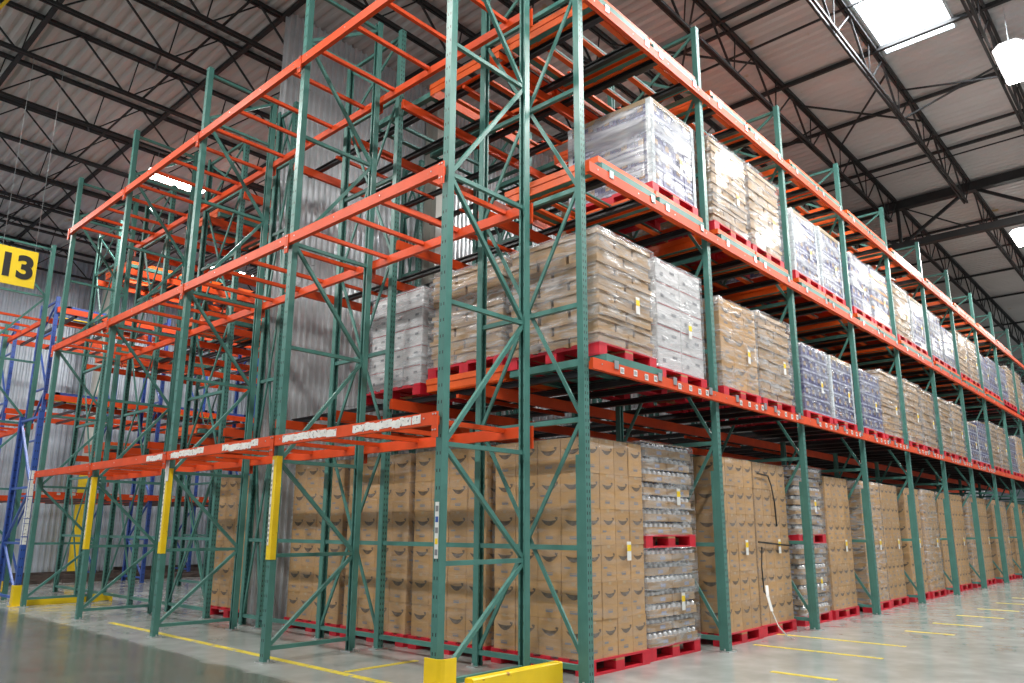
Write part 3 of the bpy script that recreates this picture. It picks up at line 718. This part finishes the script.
def load(kind, x, y, z, h, label, full, group, W=.98, Dp=1.17, opts=(), seed=0, name='wrapped_load'):
    """x centre, y front edge, z bottom"""
    K = KIND[kind]; nx, ny = K['n']; nt = max(2, round(h/K['t'])); t = h/nt; key = (kind, round(h,2), full, tuple(opts), seed, K['film'].name)
    yc = y+.015+Dp/2
    if key in load_cache:
        o = copy_tree(load_cache[key]); o.location = (x, yc, z); o.rotation_euler = (0,0,random.uniform(-.012,.012)); return tag(o, label, 'load', group)
    rr = random.Random(hash((kind, seed, round(h,2))) & 0xffff if False else seed*131+len(kind)*7+int(h*100))
    uk = UK.get(kind, kind)
    cells = []
    for k in range(nt):
        ox, oy = ((rr.uniform(-1,1)*K['jit'], rr.uniform(-1,1)*K['jit']*.8+(K['jit']*.6 if k % 2 else -K['jit']*.6)) if kind in ('tray','bottles') else (0,0)); jt = .003 if kind in ('tray','bottles') else K['jit']
        a, c = (nx, ny)
        if kind in ('tray',) and k % 2: a, c = 3, 2
        for i in range(a):
            for j in range(c):
                if 0 < i < a-1 and 0 < j < c-1: continue
                w_, d_ = W/a, Dp/c
                cells.append((w_, d_, ox-W/2+(i+.5)*w_+rr.uniform(-1,1)*jt, oy-Dp/2+(j+.5)*d_+rr.uniform(-1,1)*jt, k*t, rr.uniform(-1,1)*jt*2, rr.randrange(2)))
        # a core so nothing shows through between outer units
    core = (W*.5, Dp*.5)
    if full:
        root = thing(name, label, 'load', (x,yc,z), random.uniform(-.01,.01), group)
        for w_, d_, cx, cy, cz, rz, v in cells: put(K['name'], unit(uk, w_-.004, d_-.004, t, v), root, (cx,cy,cz), rz)
    else:
        b = MB(); mats = None
        for w_, d_, cx, cy, cz, rz, v in cells:
            me = unit(uk, w_-.004, d_-.004, t, v); mats = list(me.materials); off = len(b.v); cs, sn = math.cos(rz), math.sin(rz)
            b.v += [(p.co.x*cs-p.co.y*sn+cx, p.co.x*sn+p.co.y*cs+cy, p.co.z+cz) for p in me.vertices]
            b.f += [tuple(q+off for q in p.vertices) for p in me.polygons]; b.m += [p.material_index for p in me.polygons]
        me = D.meshes.new(name); me.from_pydata(b.v, [], b.f); [me.materials.append(q) for q in mats]; me.polygons.foreach_set('material_index', b.m); me.update()
        root = tag(put(name, me, None, (x,yc,z), random.uniform(-.01,.01)), label, 'load', group)
    MB().box(-W/2+.02, W/2-.02, -Dp/2+.02, Dp/2-.02, h+.001, h+.007).build('top_sheet', m_kraft if kind not in ('white',) else m_casew, root)
    if 'nofilm' not in opts: put('stretch_film', film_mesh(W, Dp, h, K['film'], seed+int(h*10), K['jit'] if kind in ('tray','bottles') else 0), root)
    if 'edges' in opts:
        for sx in (-1,1):
            for sy in (-1,1):
                e = MB(); x0, y0 = sx*(W/2+.006), sy*(Dp/2+.006)
                e.box(min(x0,x0-sx*.06),max(x0,x0-sx*.06),min(y0,y0+sy*.004),max(y0,y0+sy*.004),0,h); e.box(min(x0,x0+sx*.004),max(x0,x0+sx*.004),min(y0,y0-sy*.06),max(y0,y0-sy*.06),0,h)
                e.build('edge_board', m_board, root)
        e = MB(); e.box(-W/2-.008,W/2+.008,-Dp/2-.008,-Dp/2,h-.05,h+.01); e.box(-W/2-.008,-W/2,-Dp/2,Dp/2,h-.05,h+.01); e.build('top_edge_board', m_kraft, root)
    if 'strap' in opts:
        e = MB(); yy = -Dp/2-.028
        e.bar((-W/2-.02,yy,h*.50), (W/2+.02,yy,h*.47), .012, .02, upv=(0,0,1)); pts = [(-.42,h*.93),(-.1,h*.92),(-.02,h*.86),(.05,h*.75),(.07,h*.6)]
        for (xa,za),(xb,zb) in zip(pts, pts[1:]): e.bar((xa,yy,za), (xb,yy,zb), .012, .016)
        pts = [(-.42,h*.47),(-.46,h*.35),(-.44,h*.2),(-.3,h*.16)]
        for (xa,za),(xb,zb) in zip(pts, pts[1:]): e.bar((xa,yy,za), (xb,yy,zb), .01, .012)
        e.build('black_strap', m_strap, root)
    lz = h*.47 if h > 1.4 else h*.42; lx = rr.uniform(.12,.24)
    MB().box(lx-.035,lx+.035,-Dp/2-.022-K['jit'],-Dp/2-.020-K['jit'],lz-.09,lz+.09).box(lx-.034,lx+.034,-Dp/2-.0235-K['jit'],-Dp/2-.022-K['jit'],lz+.0,lz+.06,1).build('load_label', [m_white, m_yel], root)
    load_cache[key] = root
    return root
WORD = {'carton': 'tall stack of brown cartons', 'bigcarton': 'stack of large brown cartons', 'tray': 'stack of tan carton trays', 'case': 'stack of blue printed cases', 'caseo': 'stack of blue and orange striped cases',
        'white': 'stack of white cartons with thin red lines', 'bottles': 'stack of bottled drink trays'}
FE = .20
# ---- floor level
floor_seq = ['carton','bottles','carton','carton','bottles','carton','carton','carton','carton','carton','carton','carton','carton','carton','carton','carton','carton','carton','carton','carton']
for lane, kd in enumerate(floor_seq):
    i, c = divmod(lane, 2); x = i*B+LC[c]; full = lane < 6; yj = random.uniform(-.03,.04) if lane > 1 else 0
    nm = '%s on the floor, %s from the corner post' % ('%s', ORD[lane])
    if kd == 'bottles':
        for q in (0, 1):
            zz = q*(PH+.97)
            pallet(x, FE+yj+.04, zz, 'red pallet %s, %s from the corner post' % ('under the floor stack of drink trays' if q == 0 else 'between the two drink tray stacks', ORD[lane]), full, 'pallets of the floor row')
            load('bottles', x, FE+yj+.04, zz+PH, .965, 'drink tray stack, %s of two, %s from the corner post' % (('lower','upper')[q], ORD[lane]), full, 'wrapped drink tray loads on the floor', opts=(), seed=3+q)
        continue
    o_ = ('strap',) if lane == 3 else ()
    pallet(x, FE+yj, 0, 'red pallet under the floor stack, %s from the corner post' % ORD[lane], full, 'pallets of the floor row')
    if lane > 0 and lane % 3 == 0 and lane != 3: KIND['carton']['film'] = m_film2
    load('carton', x, FE+yj, PH, 2.02 if lane < 4 else 1.97, 'wrapped '+nm % (WORD[kd].replace('tall ','') + (' with black strap' if lane == 3 else '')), full, 'brown carton loads of the floor row', opts=o_, seed=(11 if lane == 0 else 12+(lane % 3)))
    KIND['carton']['film'] = m_film1
for k in range(1, 4):
    y = FE+k*1.28
    pallet(LC[0], y, 0, 'red pallet at the rack end, %s back from the corner' % ORD[k], True, 'pallets along the rack end')
    load('carton', LC[0], y, PH, 2.02, 'brown carton stack along the rack end, %s back from the corner' % ORD[k], True, 'brown cartons along the rack end', seed=11+(k % 2)*5)
for lane in range(1, 10):     # the row just behind, glimpsed through the gaps
    i, c = divmod(lane, 2); x = i*B+LC[c]
    pallet(x, FE+1.3, 0, 'red pallet in the second floor row, %s from the rack end' % ORD[lane], False, 'pallets of the second floor row')
    load('carton', x, FE+1.3, PH, 1.97, 'brown carton stack in the second floor row, %s from the end' % ORD[lane], False, 'brown cartons of the second floor row', seed=13, opts=('nofilm',))
# ---- beam levels
L1 = ['tray','white','bigcarton','tray','case','case','case','tray','tray','tray','tray','tray','case','case','tray','tray','case','bigcarton','tray','case']
L2 = [None,'case','tray','tray','case','case','case','caseo','tray','case','case','case','tray','tray','case','case','case','tray','tray','case']
HT = {'tray': 1.17, 'white': 1.22, 'bigcarton': 1.12, 'case': 1.0, 'caseo': 1.0}
for lv, seq in ((0, L1), (1, L2)):
    for lane, kd in enumerate(seq):
        if not kd: continue
        i, c = divmod(lane, 2); x = i*B+LC[c]; full = lane < 6
        if lv == 1: z = LV[1]+.152
        else: z = LV[0]+(.078 if lane == 0 else .002)
        where = '%s, %s from the corner' % (LN[lv], ORD[lane])
        pallet(x, .0, z, 'red pallet on the '+where, full, 'pallets on the '+LN[lv])
        KIND['case']['film'] = m_film2 if lv == 0 else m_film3
        op = ('edges',) if kd == 'case' and (lane in (1,5,9,13) if lv else lane in (5,12)) or (lv == 1 and lane in (4,)) else ()
        h = 1.05 if (lv, lane) == (1,1) else HT[kd]+(0 if lane < 4 else random.choice((-.1,0,.04)))
        load(kd, x, .0, z+PH, h, 'wrapped %s, %s' % (WORD[kd].replace('stack of ',''), where), full, 'wrapped loads on the '+LN[lv], opts=op, seed=20+lane % 3+(3 if lane == 0 else 0))
# deeper loads of the end lanes
pallet(LC[0], 1.27, LV[0]+.152, 'red pallet on the lowest beam level, second back in the end lane', True, 'pallets deeper in the lanes')
load('tray', LC[0], 1.27, LV[0]+.152+PH, 1.10, 'tan carton trays on the lowest beam level, second back in the end lane', True, 'loads deeper in the lanes', seed=31)
pallet(LC[0], 2.6, LV[0]+.002, 'red pallet on the lowest beam level, third back in the end lane', True, 'pallets deeper in the lanes')
load('white', LC[0], 2.6, LV[0]+.002+PH, 1.2, 'white cartons with red lines, third back in the end lane', True, 'loads deeper in the lanes', Dp=1.0, seed=32)
for lane in range(1, 6):
    i, c = divmod(lane, 2); kd = L2[lane]
    if kd:
        if lane > 1:
            pallet(i*B+LC[c], 1.3, LV[1]+.152, 'red pallet deeper on the middle beam level, %s lane' % ORD[lane], False, 'pallets deeper in the lanes')
            load(kd, i*B+LC[c], 1.3, LV[1]+.152+PH, .95, 'wrapped load deeper on the middle beam level, %s lane' % ORD[lane], False, 'loads deeper in the lanes', seed=33)
# the stack beyond the partition
pallet(.3+.51, 6.3, 0, 'red pallet beyond the left edge of the corrugated partition', True, 'pallets')
load('carton', .3+.51, 6.3, PH, 1.93, 'brown carton stack beyond the left edge of the corrugated partition', True, 'brown cartons', seed=41)
# loose tail of stretch film
tb = MB(); pts = [(3.86,.12,.62),(3.78,.08,.5),(3.74,.02,.33),(3.76,-.04,.16),(3.84,-.1,.05),(3.94,-.14,.012)]
for a, b_ in zip(pts, pts[1:]): tb.bar(a, b_, .035, .006)
tag(tb.build('loose_film_tail', m_white), 'loose tail of stretch film hanging to the floor from a strapped carton stack', 'film')

# ================================================================== SIGN, PIPE, LAMPS
SG = thing('hanging_sign', 'yellow hanging sign with black number 13 at the far left', 'sign', (-2.5,9.10,4.95))
MB().box(-.33,.30,-.006,.006,0,.60).build('board', mat('sign_yellow', (.93,.66,.012), .45), SG)
fc = D.curves.new('number', 'FONT'); fc.body = '13'; fc.size = .50; fc.align_x = 'CENTER'; fc.align_y = 'CENTER'; fc.extrude = .0015; fc.offset = .022; fc.materials.append(m_numb)
fo = D.objects.new('number', fc); COL.objects.link(fo); fo.parent = SG; fo.location = (.02,-.0085,.29); fo.rotation_euler = (PI/2,0,0)
bpy.context.view_layer.update()
nm = D.meshes.new_from_object(fo.evaluated_get(bpy.context.evaluated_depsgraph_get())); mw = fo.matrix_local.copy(); D.objects.remove(fo)
no = put('number', nm, SG); no.matrix_local = mw
for s in (-.19,.25): MB().tube((s,0,.59), (s+.02,0,8.80-4.95), .003, 5).build('hanger_wire', m_zinc, SG)
yp = MB()
for dx in (0,.13): yp.tube((-3.46+dx,7.0,8.72), (-3.62+dx,8.7,8.72), .025, 8)
tag(yp.build('yellow_pipe_pair', m_yel), 'pair of yellow pipes under the roof at the top left corner', 'pipe')
lc = MB().tube((0,0,0), (0,0,.02), .01, 5); 
def lamp(x, y, z, label, rz=0, power=None, length=1.25):
    t = thing('high_bay_lamp', label, 'lamp', (x,y,z), rz, 'roof lamps')
    b = MB()
    b.prism([(-.22,.0),(-.12,.09),(.12,.09),(.22,0),(.20,0),(.11,.075),(-.11,.075),(-.20,0)], 'x', -length/2, length/2)
    b.build('housing', m_casew, t)
    MB().box(-length/2+.02, length/2-.02, -.19, .19, -.028, .0).build('lens', m_lens, t)
    for s in (-.45,.45): MB().tube((s,0,.09), (s,0,H+.03-z), .004, 5).build('hanger_wire', m_zinc, t)
    l = D.lights.new('lamp_light', 'AREA'); l.shape = 'RECTANGLE'; l.size = length-.06; l.size_y = .36; l.energy = power or LAMP; l.color = (1,.985,.94)
    o = D.objects.new('lamp_light', l); COL.objects.link(o); o.parent = t; o.location = (0,0,-.032)
lamp(.84, 11.65, 8.7, 'lit roof lamp above the empty rack at the upper left', 0)
lamp(8.15, -2.75, 8.75, 'lit roof lamp at the upper right edge beside the skylight', 0)
lamp(17.1, -1.45, 8.75, 'lit roof lamp at the right edge beyond the roof girder', 0)
for k, (x, y) in enumerate([(-1.5,-2.9), (3.4,-2.9), (12.6,-3.6), (22,-2.9), (28,-2.9)]):  # unseen lamps, added for light from the right aisle
    lamp(x, y, 8.75, 'roof lamp over the right aisle, %s of those outside the picture' % ORD[k])
for k, (x, y) in enumerate([(-4.6,-2), (-4.6,3), (-4.6,8), (-6,13.5)]):  # unseen lamps, added to light the left faces of the racks
    lamp(x, y, 8.75, 'roof lamp over the left aisle, %s from the camera' % ORD[k], PI/2)
for k, (x, y) in enumerate([(-4.2,16.5), (4.6,16.5), (5,11.7), (6.6,3.0)]):  # added lamps for the far wall; the last one brightens the partition
    lamp(x, y, 8.75, 'added roof lamp towards the far wall, %s in the list from the far left' % ORD[k] if k < 3 else 'added lamp above the end lanes that brightens the partition', 0, 200 if k < 3 else 120)
